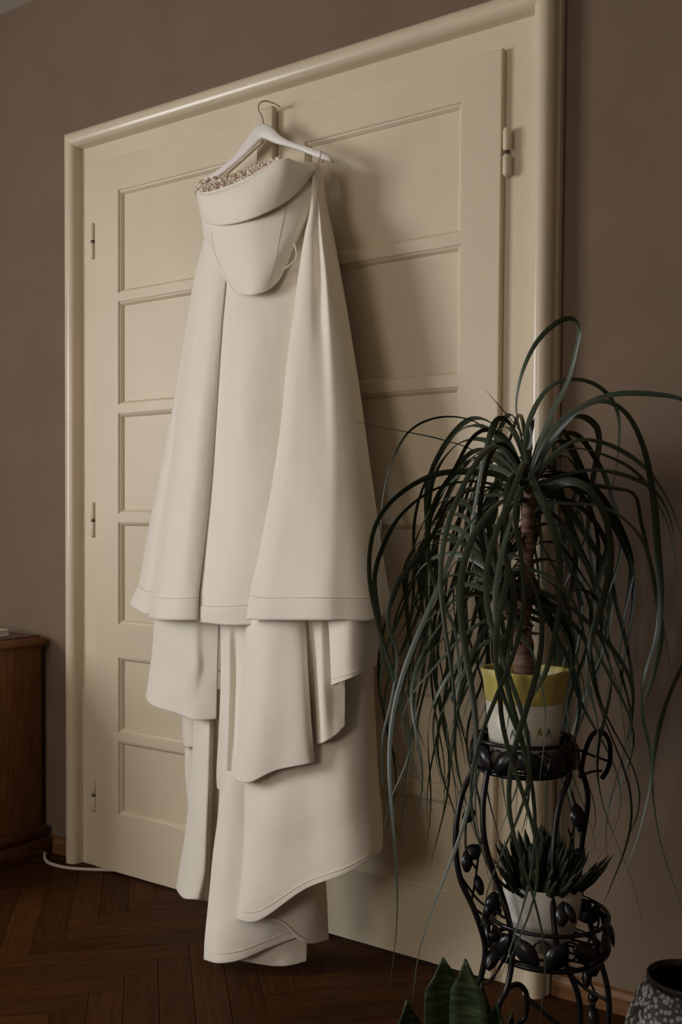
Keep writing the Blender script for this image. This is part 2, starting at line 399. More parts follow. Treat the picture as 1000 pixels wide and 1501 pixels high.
# ------------------------------------------------------------------ wedding dress on a hanger
DR = thing('wedding_dress', (-1.50, -.2, 0), 'long ivory strapless wedding dress with folded cuff bodice and tiered train, hanging on the door', 'dress')
def cloth(name, rows, nu=40, nv=40, m='satin', parent=None, fn=None, thick=.0016, wave=0):
    """rows of (px, py, off)"""
    v, f = grid([[P(*c) for c in r] for r in rows], nu, nv, fn)
    if wave:
        for q in v:
            a = mnoise.noise(Vector((q.x*7+3, q.z*2.6, .3)))*wave + mnoise.noise(Vector((q.x*19, q.z*8, 4.1)))*wave*.22
            q.y += a
    v = [Vector((q.x, min(q.y, -.006), max(q.z, .004))) for q in v]
    o = mk(name, v, f, M[m], parent or DR)
    s = o.modifiers.new('thickness', 'SOLIDIFY'); s.thickness = thick; s.offset = 0
    return o
def hem(parent, pts_top, pts_bot, lift=.0022, name='hem_band', n=40):
    top = [(a, b, c+lift) for a, b, c in pts_top]; bot = [(a, b, c+lift) for a, b, c in pts_bot]
    mid = [((a[0]+b[0])/2, (a[1]+b[1])/2, (a[2]+b[2])/2+.0003) for a, b in zip(top, bot)]
    o = cloth(name, [top, mid, bot], n, 8, parent=parent, thick=.0022, wave=.006)
    L = spline([P(a, b, c+.0012) for a, b, c in top], n)
    for q in L: q.y += mnoise.noise(Vector((q.x*7+3, q.z*2.6, .3)))*.006 + mnoise.noise(Vector((q.x*19, q.z*8, 4.1)))*.00132
    MB().tube(L, .0008, 6).build('hem_seam', M['seam'], parent)
    return o

# --- centre (recessed) skirt panel
cen = [
 [(300, 330, .07), (325, 330, .10), (365, 330, .11), (410, 330, .11), (452, 330, .09)],
 [(300, 400, .08), (328, 400, .115), (365, 400, .125), (410, 400, .122), (455, 400, .10)],
 [(300, 480, .11), (322, 480, .138), (365, 480, .158), (405, 480, .150), (455, 480, .12)],
 [(296, 600, .14), (314, 600, .165), (355, 600, .190), (400, 600, .176), (450, 600, .14)],
 [(286, 720, .17), (304, 720, .192), (350, 720, .212), (395, 720, .20), (440, 720, .16)],
 [(276, 820, .195), (296, 820, .215), (340, 820, .236), (385, 820, .225), (430, 820, .19)],
 [(272, 888, .21), (292, 888, .23), (332, 889, .25), (372, 886, .24), (425, 884, .20)]]
cbot = [(274, 911, .212), (294, 912, .232), (332, 916, .252), (372, 916, .243), (436, 913, .205)]
c = cloth('skirt_panel', cen + [cbot], 50, 60, wave=.006); hem(c, cen[-1], cbot)
# --- left edge flap
lf = [
 [(300, 345, .03), (300, 345, .05), (304, 345, .06), (316, 345, .06)],
 [(287, 400, .03), (289, 400, .06), (296, 400, .075), (312, 400, .06)],
 [(273, 480, .03), (275, 480, .07), (284, 480, .085), (305, 480, .07)],
 [(254, 590, .04), (256, 590, .085), (268, 590, .10), (296, 590, .09)],
 [(236, 680, .05), (238, 680, .10), (250, 680, .12), (280, 680, .10)],
 [(218, 770, .06), (220, 770, .115), (232, 770, .14), (262, 770, .12)],
 [(202, 858, .06), (204, 860, .13), (218, 867, .165), (250, 868, .14)]]
lbot = [(190, 884, .06), (192, 888, .13), (214, 901, .17), (250, 902, .14)]
c = cloth('skirt_panel', lf + [lbot], 30, 50, wave=.006); hem(c, lf[-1], lbot)
# --- left front fold
p1 = [
 [(300, 345, .06), (306, 345, .085), (318, 345, .10), (330, 345, .10), (326, 345, .08)],
 [(290, 400, .06), (298, 400, .10), (314, 400, .125), (332, 400, .122), (326, 400, .112)],
 [(276, 480, .07), (286, 480, .13), (306, 480, .152), (325, 480, .145), (318, 480, .131)],
 [(262, 560, .08), (275, 560, .15), (298, 560, .176), (320, 560, .163), (312, 560, .148)],
 [(248, 660, .09), (262, 660, .17), (288, 660, .202), (313, 660, .186), (304, 660, .168)],
 [(232, 770, .10), (247, 770, .195), (274, 770, .228), (303, 770, .211), (292, 770, .192)],
 [(219, 870, .12), (234, 876, .22), (262, 877, .252), (292, 875, .238), (282, 874, .215)]]
pb = [(213, 904, .12), (228, 908, .222), (258, 909, .256), (291, 909, .241), (282, 908, .217)]
c = cloth('skirt_panel', p1 + [pb], 44, 60, wave=.006); hem(c, p1[-1], pb)
# --- right front fold, gathered up to the hanger loop
def rrow(y, e, s, o, dip, ridge, yr=None, ye=None):
    w = s-e; yr = y if yr is None else yr; ye = y if ye is None else ye
    return [(e+.16*w, ye, o-.045), (e, ye, o-.008), (e+.10*w, y, o+.006), (e+.30*w, y, o+.004), (e+.52*w, y, o-dip),
            (e+.66*w, y, o-.01+ridge), (e+.86*w, y, o*.80), (s, yr, o*.52), (s-.02*w, yr, o*.2)]
rp = [
 rrow(244, 461, 471, .085, .000, .0),
 rrow(270, 457, 474, .10, .000, .0),
 rrow(308, 455, 477, .11, .004, .004),
 rrow(345, 447, 485, .135, .010, .012),
 rrow(400, 438, 498, .150, .014, .016),
 rrow(480, 428, 512, .172, .010, .006),
 rrow(560, 418, 524, .192, .006, .002),
 rrow(640, 410, 535, .212, .004, .000),
 rrow(720, 398, 546, .234, .002, -.002),
 rrow(800, 383, 558, .256, .000, -.004),
 rrow(876, 367, 569, .280, -.002, -.006, 866, 872)]
rb = rrow(909, 362, 575, .284, -.002, -.006, 894, 908)
c = cloth('skirt_panel', rp + [rb], 70, 80, wave=.006); hem(c, rp[-1], rb, n=70)
# narrow back fold at the right of the waist
cloth('back_fold', [
 [(462, 250, .05), (468, 248, .06), (473, 252, .045)],
 [(466, 300, .05), (474, 298, .065), (479, 300, .04)],
 [(472, 345, .05), (482, 345, .07), (489, 345, .04)],
 [(480, 400, .05), (490, 400, .07), (499, 400, .04)],
 [(490, 480, .05), (502, 480, .08), (513, 480, .04)],
 [(500, 600, .05), (514, 600, .09), (530, 600, .04)]], 16, 40)

# --- train tiers under the overskirt
def tier(rows, nu=36, nv=40, band=None, m='satin'):
    c = cloth('train_tier', rows, nu, nv, m, wave=.006)
    if band:
        a = rows[-1]; b = rows[-2]
        t = [tuple(x*(1-band)+y*band for x, y in zip(p, q)) for p, q in zip(a, b)]
        hem(c, t, a, .0016, n=nu)
    return c
# upper left tier
tier([[(226, 880, .16), (250, 880, .18), (284, 880, .185), (300, 880, .178), (324, 880, .17)],
      [(224, 940, .155), (248, 940, .185), (283, 940, .198), (300, 940, .188), (322, 940, .178)],
      [(219, 985, .15), (244, 985, .185), (282, 985, .206), (300, 985, .194), (320, 985, .184)],
      [(214, 1022, .145), (224, 1034, .185), (262, 1048, .205), (285, 1056, .212), (318, 1054, .19)]])
# small ruffle scrap at the back left
tier([[(268, 1040, .10), (276, 1042, .12), (288, 1046, .12)], [(268, 1070, .10), (276, 1072, .12), (288, 1074, .12)], [(270, 1096, .10), (279, 1096, .12), (288, 1094, .12)]], 10, 10)
tier([[(272, 1090, .08), (277, 1090, .09), (284, 1090, .09)], [(272, 1140, .08), (277, 1140, .09), (284, 1140, .09)], [(276, 1180, .08), (280, 1180, .09), (286, 1180, .09)]], 10, 14)
# long left tail
tier([[(285, 1010, .11), (293, 1010, .12), (306, 1010, .125), (316, 1010, .12), (330, 1010, .12)],
      [(283, 1070, .14), (291, 1070, .165), (306, 1070, .19), (315, 1070, .16), (332, 1070, .17)],
      [(280, 1140, .15), (290, 1140, .18), (305, 1140, .195), (314, 1140, .16), (330, 1140, .17)],
      [(272, 1220, .14), (284, 1220, .18), (302, 1220, .20), (311, 1220, .16), (326, 1220, .17)],
      [(262, 1275, .13), (276, 1278, .18), (298, 1282, .20), (308, 1282, .16), (322, 1282, .17)],
      [(257, 1303, .12), (268, 1316, .18), (288, 1319, .20), (304, 1322, .17), (320, 1324, .17)]], 44, 50)
# inner centre tier
tier([[(324, 880, .18), (334, 880, .20), (348, 880, .21), (362, 880, .20), (380, 880, .19)],
      [(325, 960, .19), (336, 960, .21), (346, 960, .20), (358, 960, .215), (380, 960, .20)],
      [(322, 1060, .20), (334, 1060, .23), (344, 1060, .22), (356, 1060, .225), (378, 1060, .21)],
      [(318, 1130, .20), (330, 1134, .235), (342, 1136, .23), (356, 1137, .23), (376, 1137, .22)],
      [(319, 1155, .20), (330, 1163, .235), (343, 1166, .232), (358, 1166, .23), (376, 1163, .22)]], 40, 40)
# front centre tier
tier([[(372, 880, .20), (362, 880, .225), (385, 880, .245), (420, 880, .245), (440, 880, .23), (452, 880, .21)],
      [(370, 950, .21), (360, 950, .245), (385, 950, .268), (420, 950, .262), (446, 950, .245), (452, 950, .21)],
      [(366, 1030, .22), (355, 1030, .262), (380, 1030, .286), (420, 1030, .280), (452, 1030, .262), (456, 1030, .21)],
      [(362, 1100, .23), (349, 1100, .275), (375, 1100, .298), (415, 1098, .288), (455, 1090, .270), (460, 1088, .21)],
      [(360, 1144, .23), (345, 1143, .28), (366, 1147, .302), (405, 1129, .292), (457, 1118, .272), (461, 1112, .21)]], 50, 50)
# tier to the right of it
tier([[(440, 880, .21), (458, 880, .22), (470, 880, .235), (486, 880, .215), (508, 880, .20)],
      [(444, 960, .215), (460, 960, .22), (472, 960, .245), (488, 960, .225), (508, 960, .21)],
      [(448, 1040, .22), (462, 1040, .225), (474, 1040, .255), (490, 1032, .24), (507, 1024, .225)],
      [(450, 1096, .22), (462, 1092, .23), (475, 1088, .26), (492, 1078, .25), (506, 1064, .235)]], 40, 40)
# right upper tier
tier([[(492, 880, .22), (481, 880, .245), (510, 880, .255), (535, 880, .22), (560, 880, .14)],
      [(494, 940, .23), (485, 940, .26), (512, 940, .268), (538, 940, .23), (562, 940, .14)],
      [(498, 1002, .235), (488, 1004, .275), (514, 994, .278), (536, 984, .24), (560, 970, .14)]], 36, 30, band=.12)
# right back sliver under it
tier([[(505, 960, .10), (525, 960, .12), (550, 960, .07)], [(506, 1000, .10), (527, 1000, .12), (549, 1000, .07)], [(508, 1040, .10), (528, 1036, .12), (550, 1028, .07)]], 14, 14)
# big lower front tier
G = [[(372, 1020, .20), (362, 1020, .215), (400, 1020, .22), (450, 1000, .20), (505, 975, .17), (535, 965, .14), (546, 955, .08)],
     [(370, 1110, .21), (362, 1110, .24), (400, 1110, .255), (450, 1090, .235), (505, 1060, .205), (538, 1050, .16), (550, 1040, .085)],
     [(368, 1190, .22), (360, 1190, .268), (398, 1190, .285), (450, 1180, .265), (508, 1165, .24), (543, 1155, .18), (555, 1145, .09)],
     [(366, 1260, .23), (357, 1262, .288), (394, 1258, .298), (450, 1235, .275), (510, 1212, .25), (548, 1200, .19), (560, 1190, .09)],
     [(363, 1318, .24), (352, 1322, .305), (386, 1314, .312), (448, 1281, .285), (510, 1258, .26), (551, 1235, .20), (561, 1226, .09)],
     [(360, 1347, .24), (349, 1347, .31), (380, 1349, .316), (446, 1304, .29), (508, 1280, .264), (551, 1253, .204), (561, 1240, .09)]]
tier(G, 64, 60, band=.42)
# lower right wave
tier([[(400, 1270, .22), (420, 1270, .235), (442, 1270, .23), (460, 1270, .20), (475, 1270, .16)],
      [(395, 1315, .235), (418, 1315, .245), (440, 1318, .235), (460, 1318, .21), (478, 1318, .165)],
      [(386, 1346, .245), (412, 1354, .252), (438, 1378, .235), (458, 1383, .21), (481, 1377, .165)]], 36, 26, band=.10)
# centre long tail
tier([[(325, 1130, .22), (334, 1130, .235), (350, 1130, .235), (375, 1130, .22), (420, 1130, .19)],
      [(321, 1190, .235), (332, 1190, .252), (350, 1190, .25), (378, 1190, .225), (424, 1190, .19)],
      [(313, 1250, .255), (328, 1250, .272), (352, 1250, .265), (384, 1250, .235), (430, 1250, .195)],
      [(307, 1310, .275), (324, 1312, .29), (352, 1312, .28), (388, 1308, .245), (434, 1300, .205)],
      [(301, 1375, .30), (322, 1379, .312), (352, 1375, .298), (392, 1362, .262), (436, 1345, .215)],
      [(300, 1406, .305), (322, 1411, .318), (352, 1407, .302), (390, 1391, .266), (437, 1373, .22)]], 44, 50, band=.42)
# tip of the train touching the floor
tier([[(345, 1330, .235), (375, 1330, .235), (410, 1330, .222), (440, 1330, .20)],
      [(350, 1380, .255), (380, 1380, .25), (414, 1378, .235), (449, 1376, .20)],
      [(352, 1407, .265), (382, 1413, .256), (418, 1416, .238), (449, 1409, .205)]], 30, 24)

# --- bodice
BOFF = [.06, .115, .150, .165, .152, .125, .09]
def brow(pts, k=0.0, kk=1.0): return [(x, y, o*kk+k) for (x, y), o in zip(pts, BOFF)]
BR = [brow([(296, 300), (306, 306), (328, 305), (362, 296), (397, 280), (430, 262), (456, 248)], 0),
      brow([(297, 322), (307, 328), (328, 330), (362, 324), (398, 310), (431, 286), (457, 262)], .002),
      brow([(299, 344), (310, 349), (331, 353), (365, 349), (400, 338), (432, 316), (457, 288)], .006),
      brow([(305, 367), (316, 374), (337, 379), (370, 377), (403, 367), (430, 346), (452, 314)], .010),
      brow([(317, 394), (327, 402), (346, 408), (373, 407), (400, 396), (421, 373), (442, 340)], .012),
      brow([(334, 419), (341, 425), (354, 430), (372, 431), (394, 423), (412, 404), (429, 364)], .010)]
bod = cloth('bodice', BR, 50, 44, thick=.004)
def seam(parent, pts, n=24, r=.0011): MB().tube(spline([P(*p) for p in pts], n), r, 6).build('seam', M['seam'], parent)
def bsurf(u, v):
    a = [spline([P(*c) for c in r], 50)[int(round(u*49))] for r in BR]
    return spline(a, 44)[int(round(v*43))]
def bseam(uv):
    MB().tube(spline([bsurf(u, v)+Vector((-.0006, -.0022, 0)) for u, v in uv], 24), .0012, 6).build('seam', M['seam'], bod)
bseam([(.20, .30), (.19, .45), (.19, .6), (.20, .75), (.20, .9), (.20, 1)])
bseam([(.80, .20), (.76, .36), (.72, .52), (.70, .68), (.68, .84), (.66, .97)])
# rolled lower edge of bodice
MB().tube(spline([bsurf(u/16, 1) for u in range(17)], 60), .0022, 8).build('bodice_edge', M['satin'], bod)
# folded cuff with a double rolled rim
COFF = [.055, .118, .160, .178, .166, .135, .095]
def crow(pts, k=0): return [(x, y, o+k) for (x, y), o in zip(pts, COFF)]
top_ = [(288, 279), (297, 286), (325, 280), (366, 263), (411, 235), (436, 239), (458, 250)]
low_ = [(296, 318), (305, 327), (327, 330), (362, 323), (398, 308), (430, 286), (459, 252)]
def lerp2(a, b, t): return [(p[0]+(q[0]-p[0])*t, p[1]+(q[1]-p[1])*t) for p, q in zip(a, b)]
CU = [crow(top_, -.006), crow(lerp2(top_, low_, .08), .006), crow(lerp2(top_, low_, .35), .012), crow(lerp2(top_, low_, .7), .010), crow(low_, .003)]
cuff = cloth('cuff', CU, 60, 24, thick=.006)
for kk, dy in ((-.004, 0), (-.014, -2.5)):
    MB().tube(spline([P(x, y+dy, o+kk) for x, y, o in crow(top_[:5])], 50), .0035, 8).build('rolled_rim', M['satin'], cuff)
# inside back of the bodice with pearl trim
inn = [[(291, 276, .055), (304, 262, .052), (330, 260, .05), (358, 252, .05), (386, 241, .055), (412, 231, .075)],
       [(290, 282, .065), (304, 275, .075), (330, 271, .08), (360, 261, .085), (388, 248, .09), (413, 234, .09)],
       [(292, 292, .07), (306, 291, .10), (332, 288, .12), (364, 276, .125), (392, 260, .12), (414, 244, .10)]]
bk = cloth('lining', inn, 40, 16, 'lining', thick=.003)
gv, gf = grid([[P(*c) for c in r] for r in inn], 60, 24)
pm = MB()
rnd = random.Random(5)
for i in range(330):
    j = rnd.randrange(60); k2 = rnd.randrange(0, 20)
    q = gv[k2*60+j] + Vector((rnd.uniform(-.003, .003), -.004-rnd.uniform(0, .004), rnd.uniform(-.003, .004)))
    pm.ball(q, rnd.uniform(.0028, .0046), nu=7, nv=5)
pt = pm.build('pearl_trim', M['pearl'], bk, True, 'stuff'); pt['label'] = 'cluster of cream pearls lining the bodice'
# side of the bodice turning to the back, with the fastening loop of cloth
cloth('bodice_side', [
 [(452, 248, .085), (460, 246, .07), (468, 246, .05)],
 [(452, 290, .09), (461, 288, .075), (467, 290, .05)],
 [(446, 330, .09), (454, 328, .075), (462, 330, .05)],
 [(434, 362, .085), (442, 360, .07), (450, 362, .05)],
 [(424, 392, .11), (430, 392, .10), (436, 390, .09)]], 14, 30)
MB().tube(spline([P(428, 352, .135), P(434, 366, .138), P(433, 380, .14), P(424, 389, .145), P(414, 396, .15)], 24), .0016, 8).build('cloth_loop', M['satin'], DR)
cloth('hanging_tab', [
 [(437, 238, .10), (447, 238, .09), (462, 238, .07)], [(446, 244, .10), (454, 244, .09), (464, 244, .07)], [(457, 252, .095), (461, 252, .085), (467, 254, .07)]], 10, 10)
for dx in (0, 3):
    MB().tube(spline([P(463+dx, 262, .105), P(462+dx, 248, .10), P(466+dx, 238, .085), P(470, 227, .075), P(470, 221, .06), P(470, 228, .045), P(468, 240, .05)], 30), .0012, 6).build('hanging_loop', M['cord'], DR)
MB().tube(spline([P(462, 262, .11), P(464, 276, .112), P(463, 287, .114), P(466, 283, .114)], 16), .0011, 6).build('hanging_loop', M['cord'], DR)
MB().ball(P(473, 236, .08), .004).ball(P(464, 285, .115), .0035).build('button', M['pearl'], DR)

# ------------------------------------------------------------------ hanger
HG = thing('clothes_hanger', P(385, 200, .06), 'white wooden clothes hanger with a steel hook on the door strip', 'hanger')
HO = .058
up = [(300, 260), (322, 248), (344, 228), (360, 208), (370, 192), (378, 184), (390, 182), (400, 187), (410, 197), (424, 206), (445, 213), (466, 220), (480, 225), (486, 231)]
dn = [(304, 268), (323, 258), (346, 240), (364, 224), (376, 212), (383, 205), (388, 204), (397, 208), (408, 212), (424, 216), (445, 223), (464, 231), (478, 236), (488, 239)]
U = spline([P(x, y, HO) for x, y in up], 60); D_ = spline([P(x, y, HO) for x, y in dn], 60)
v = []; f = []
for a, b in zip(U, D_):
    c0 = (a+b)/2
    ring = []
    for t in range(10):
        an = 2*math.pi*t/10; ca2, sa2 = math.cos(an), math.sin(an)
        q = c0 + (a-c0)*math.copysign(abs(sa2)**.6, sa2); q.y += .0065*math.copysign(abs(ca2)**.6, ca2)
        ring.append(q)
    v += ring
n_ = len(U)
for i in range(n_-1):
    for t in range(10): f.append((i*10+t, i*10+(t+1) % 10, (i+1)*10+(t+1) % 10, (i+1)*10+t))
f.append(tuple(range(9, -1, -1))); f.append(tuple((n_-1)*10+t for t in range(10)))
mk('body', v, f, M['hanger'], HG)
MB().tube(spline([P(386, 206, HO), P(362, 228, HO), P(335, 252, HO), P(316, 268, HO)], 12), .0042, 8).build('underside_shade', M['cord'], HG)  # brown rod stands in for the shade under the left arm
hk = [P(387, 186, HO), P(386, 178, HO), P(384, 170, HO), P(380, 163, HO), P(379, 156, HO), P(382, 150.5, .053), P(388, 148, .045), P(394, 149, .035)]
e = hk[-1]
hk += [Vector((e.x+.006, -.016, 2.1125)), Vector((e.x+.007, .002, 2.1112))]
MB().tube(spline(hk, 50), .0017, 8).build('hook', M['steel'], HG)

# ------------------------------------------------------------------ sideboard on the left, white cable
SB = thing('sideboard', (-3.05, -.2, 0), 'brown wooden sideboard with dark moulded top and plinth, left of the door', 'sideboard')
sx1 = -2.535; sx0 = -3.6; sd = -.62  # out-of-view depth lengthened to cast more shadow on the wall
MB().bbox((sx0, sd, .08), (sx1, WALL-.02, .655), .003).build('body', M['wood_cab'], SB)
tp = MB().bbox((sx0-.02, sd-.025, .655), (sx1+.022, WALL-.02, .683), .009).build('top', M['wood_cab'], SB)
MB().bbox((sx0+.0, sd-.01, .683), (sx1+.008, WALL-.03, .687), .0015).build('top_inlay', M['wood_cab_dark'], tp)
MB().bbox((sx0-.02, sd-.02, 0), (sx1+.045, WALL-.02, .05), .004).bbox((sx0-.01, sd-.01, .05), (sx1+.025, WALL-.02, .085), .008).build('plinth', M['wood_cab_dark'], SB)
for i in range(2):
    a0 = sx0+.02+i*.52; dd = MB().bbox((a0, sd-.018, .10), (a0+.50, sd, .64), .003).build('door', M['wood_cab'], SB)
    MB().ball((a0+(.46 if i == 0 else .04), sd-.032, .4), .014).build('knob', M['wood_cab_dark'], dd)
bkx = thing('book', (-2.66, -.16, .687), 'thin pale book lying flat on the sideboard top', 'book')
MB().bbox((-2.84, -.30, .6872), (-2.585, -.06, .690), .001).build('cover', M['hanger'], bkx)
MB().box((-2.835, -.296, .690), (-2.588, -.064, .704)).build('pages', M['potwhite'], bkx, False)
MB().bbox((-2.84, -.30, .704), (-2.585, -.06, .707), .001).build('cover', M['hanger'], bkx)
M['cable'] = mat('white_cable_sheath', (.62, .55, .46), .45)
cb = MB().tube(spline([(-2.60, -.01, .006), (-2.50, -.004, .006), (-2.462, -.03, .006), (-2.41, -.058, .006), (-2.34, -.058, .006), (-2.28, -.036, .006), (-2.235, -.010, .006), (-2.20, .01, .006)], 40), .005, 8).build('cable', M['cable'])
tag(cb, 'white cable on the parquet running from behind the sideboard to the door', 'cable')

# ------------------------------------------------------------------ plant stand
DS = 1.75
c_top = PD(768, 1109, DS); c_low = PD(801, 1376, DS)
zt, zl = c_top.z, c_low.z
base0 = (c_top+c_low)/2; base0.z = 0
ST = thing('plant_stand', base0, 'black wrought iron two-tier plant stand with leaf scrolls, right of the door', 'plant stand')
def circ(c, r, z, n=48, a0=0, a1=2*math.pi): return [Vector((c.x+r*math.cos(a0+(a1-a0)*i/(n-1)), c.y+r*math.sin(a0+(a1-a0)*i/(n-1)), z)) for i in range(n)]
def ironleaf(c, nrm, upv, L, W, parent):
    nrm = nrm.normalized(); upv = (upv - nrm*upv.dot(nrm)).normalized(); sd_ = nrm.cross(upv)
    v = []; f = []; n = 8
    for i in range(n+1):
        t = i/n; w = W*math.sin(math.pi*min(1, t*.92+.06))**.7*.5; b_ = math.sin(t*math.pi)*.004
        for s in (-1, 0, 1): v.append(c + upv*L*(t-.5) + sd_*w*s + nrm*(b_ + (.0022 if s == 0 else 0)))
    for i in range(n):
        for s in range(2): f.append((i*3+s, i*3+s+1, (i+1)*3+s+1, (i+1)*3+s))
    o = mk('iron_leaf', v, f, M['iron'], parent); m = o.modifiers.new('t', 'SOLIDIFY'); m.thickness = .0025; m.offset = 0
def basket(c, z, r, h, n, ph):
    MB().tube(circ(c, r, z+h), .0038, 8, False).build('rim_ring', M['iron'], ST)
    MB().tube(circ(c, r*.93, z), .0045, 8, False).build('base_ring', M['iron'], ST)
    g = MB()
    for i in range(-3, 4):
        y = i*r*.93/3.6; w = math.sqrt(max(0, (r*.93)**2-y*y))
        g.tube([Vector((c.x-w, c.y+y, z)), Vector((c.x, c.y+y, z-.0005)), Vector((c.x+w, c.y+y, z))], .0024, 6)
    g.build('shelf_grate', M['iron'], ST)
    # scroll work between the rings: each scroll is a piece of its own with an iron leaf
    for i in range(n):
        a = ph + 2*math.pi*i/n; pts = []
        for t in range(26):
            s = t/25; th = s*2.2*math.pi; rr = .021*(1-.72*s)
            da = (math.cos(th)*rr + (s-.5)*.01)/r; zz = z+h/2+math.sin(th)*rr*h/.055
            R_ = r*.965
            pts.append(Vector((c.x+R_*math.cos(a+da), c.y+R_*math.sin(a+da), zz)))
        MB().tube(pts, .0022, 6).build('scroll', M['iron'], ST)
        an = a+math.pi/n
        nr = Vector((math.cos(an), math.sin(an), .1))
        ironleaf(Vector((c.x+(r+.003)*math.cos(an), c.y+(r+.003)*math.sin(an), z+h*.5)), nr, Vector((-math.sin(an)*.8, math.cos(an)*.8, 1 if i % 2 else -.6)), .052, .034, ST)
RT_, RL_ = .086, .106
basket(c_top, zt-.018, RT_, .052, 13, .2)
basket(c_low, zl-.014, RL_, .062, 14, .1)
def bar(pts, r=.0052, name='leg', n=50): return MB().tube(spline(pts, n), r, 10).build(name, M['iron'], ST)
# bars authored from the photo, at their own depths
bar([PD(705, 1112, 1.73), PD(690, 1136, 1.73), PD(676, 1170, 1.72), PD(668, 1225, 1.71), PD(674, 1285, 1.70), PD(696, 1335, 1.69), PD(711, 1385, 1.69), PD(707, 1425, 1.69), PD(694, 1470, 1.69), PD(690, 1530, 1.68), PD(697, 1640, 1.66)])
bar([PD(718, 1122, 1.70), PD(713, 1142, 1.70), PD(708, 1185, 1.69), PD(711, 1235, 1.68), PD(726, 1285, 1.68), PD(740, 1325, 1.68), PD(749, 1365, 1.68), PD(751, 1405, 1.68), PD(743, 1450, 1.67), PD(730, 1478, 1.66), PD(722, 1540, 1.65), PD(735, 1640, 1.63)])
bar([PD(826, 1116, 1.71), PD(835, 1136, 1.72), PD(820, 1180, 1.71), PD(812, 1240, 1.69), PD(810, 1300, 1.68), PD(812, 1350, 1.67), PD(818, 1390, 1.66), PD(835, 1425, 1.66), PD(849, 1465, 1.655), PD(851, 1520, 1.65), PD(845, 1650, 1.63)])
bar([PD(832, 1100, 1.79), PD(850, 1124, 1.80), PD(862, 1170, 1.82), PD(853, 1240, 1.84), PD(850, 1300, 1.85), PD(864, 1350, 1.84), PD(878, 1400, 1.82), PD(891, 1450, 1.81), PD(893, 1500, 1.80), PD(886, 1590, 1.80)])
# foot scroll and braces
bar([PD(735, 1462, 1.70), PD(745, 1448, 1.70), PD(760, 1443, 1.70), PD(771, 1454, 1.70), PD(773, 1475, 1.70), PD(769, 1493, 1.70), PD(758, 1500, 1.70)], .0046, 'foot_scroll', 30)
bar([PD(772, 1462, 1.70), PD(800, 1487, 1.69), PD(830, 1510, 1.68), PD(848, 1530, 1.66)], .004, 'brace', 14)
bar([PD(745, 1395, 1.69), PD(728, 1425, 1.69), PD(712, 1443, 1.69)], .0024, 'brace', 12)
bar([PD(838, 1430, 1.67), PD(860, 1450, 1.70), PD(889, 1466, 1.80)], .003, 'brace', 14)
bar([PD(851, 1140, 1.80), PD(857, 1105, 1.80), PD(868, 1078, 1.80), PD(882, 1072, 1.80), PD(894, 1090, 1.80), PD(893, 1122, 1.80), PD(882, 1142, 1.80)], .0045, 'scroll_loop', 36)
bar([PD(846, 1098, 1.79), PD(870, 1108, 1.79), PD(890, 1115, 1.80)], .0024, 'brace', 10)
bar([PD(855, 1136, 1.79), PD(868, 1131, 1.79), PD(882, 1130, 1.80)], .0024, 'brace', 10)
# vines between the bars with iron leaves
for pts in ([(697, 1150, 1.71), (704, 1180, 1.70), (708, 1215, 1.70), (702, 1250, 1.70), (697, 1290, 1.70), (690, 1330, 1.70)],
            [(690, 1180, 1.71), (683, 1210, 1.71), (684, 1250, 1.70), (696, 1270, 1.70), (700, 1276, 1.70)],
            [(676, 1285, 1.70), (700, 1318, 1.70), (722, 1334, 1.69), (748, 1350, 1.68)],
            [(694, 1330, 1.69), (715, 1347, 1.69), (738, 1372, 1.68)],
            [(838, 1160, 1.78), (845, 1195, 1.80), (836, 1240, 1.82), (846, 1290, 1.83)],
            [(833, 1215, 1.80), (840, 1240, 1.80), (836, 1285, 1.81)],
            [(866, 1400, 1.74), (862, 1430, 1.76), (872, 1458, 1.79), (868, 1500, 1.79)]):
    bar([PD(*q) for q in pts], .0021, 'vine', 24)
for (x, y, d, L, W, tl) in ((694, 1249, 1.70, .030, .026, .9), (684, 1262, 1.695, .036, .019, .05), (702, 1297, 1.70, .034, .016, -.3), (688, 1196, 1.71, .026, .020, .7),
                            (722, 1322, 1.685, .034, .022, .3), (716, 1333, 1.68, .028, .014, .1), (723, 1404, 1.685, .044, .024, .25), (723, 1371, 1.69, .022, .018, .6),
                            (846, 1195, 1.79, .040, .026, 0), (853, 1205, 1.80, .036, .018, .2), (848, 1255, 1.81, .034, .026, .5), (838, 1258, 1.81, .030, .024, -.3),
                            (872, 1418, 1.77, .030, .020, .1), (862, 1429, 1.745, .042, .018, 0), (870, 1462, 1.78, .020, .018, .5), (870, 1490, 1.77, .040, .020, -.2),
                            (859, 1328, 1.80, .022, .020, .7), (874, 1337, 1.80, .030, .016, .1), (824, 1340, 1.65, .040, .022, .2), (835, 1338, 1.65, .034, .016, -.5)):
    c = PD(x, y, d); ironleaf(c, (CAM-c)+Vector((random.uniform(-.5, .5), 0, random.uniform(-.3, .5))), Vector((tl, 0, 1)), L, W, ST)

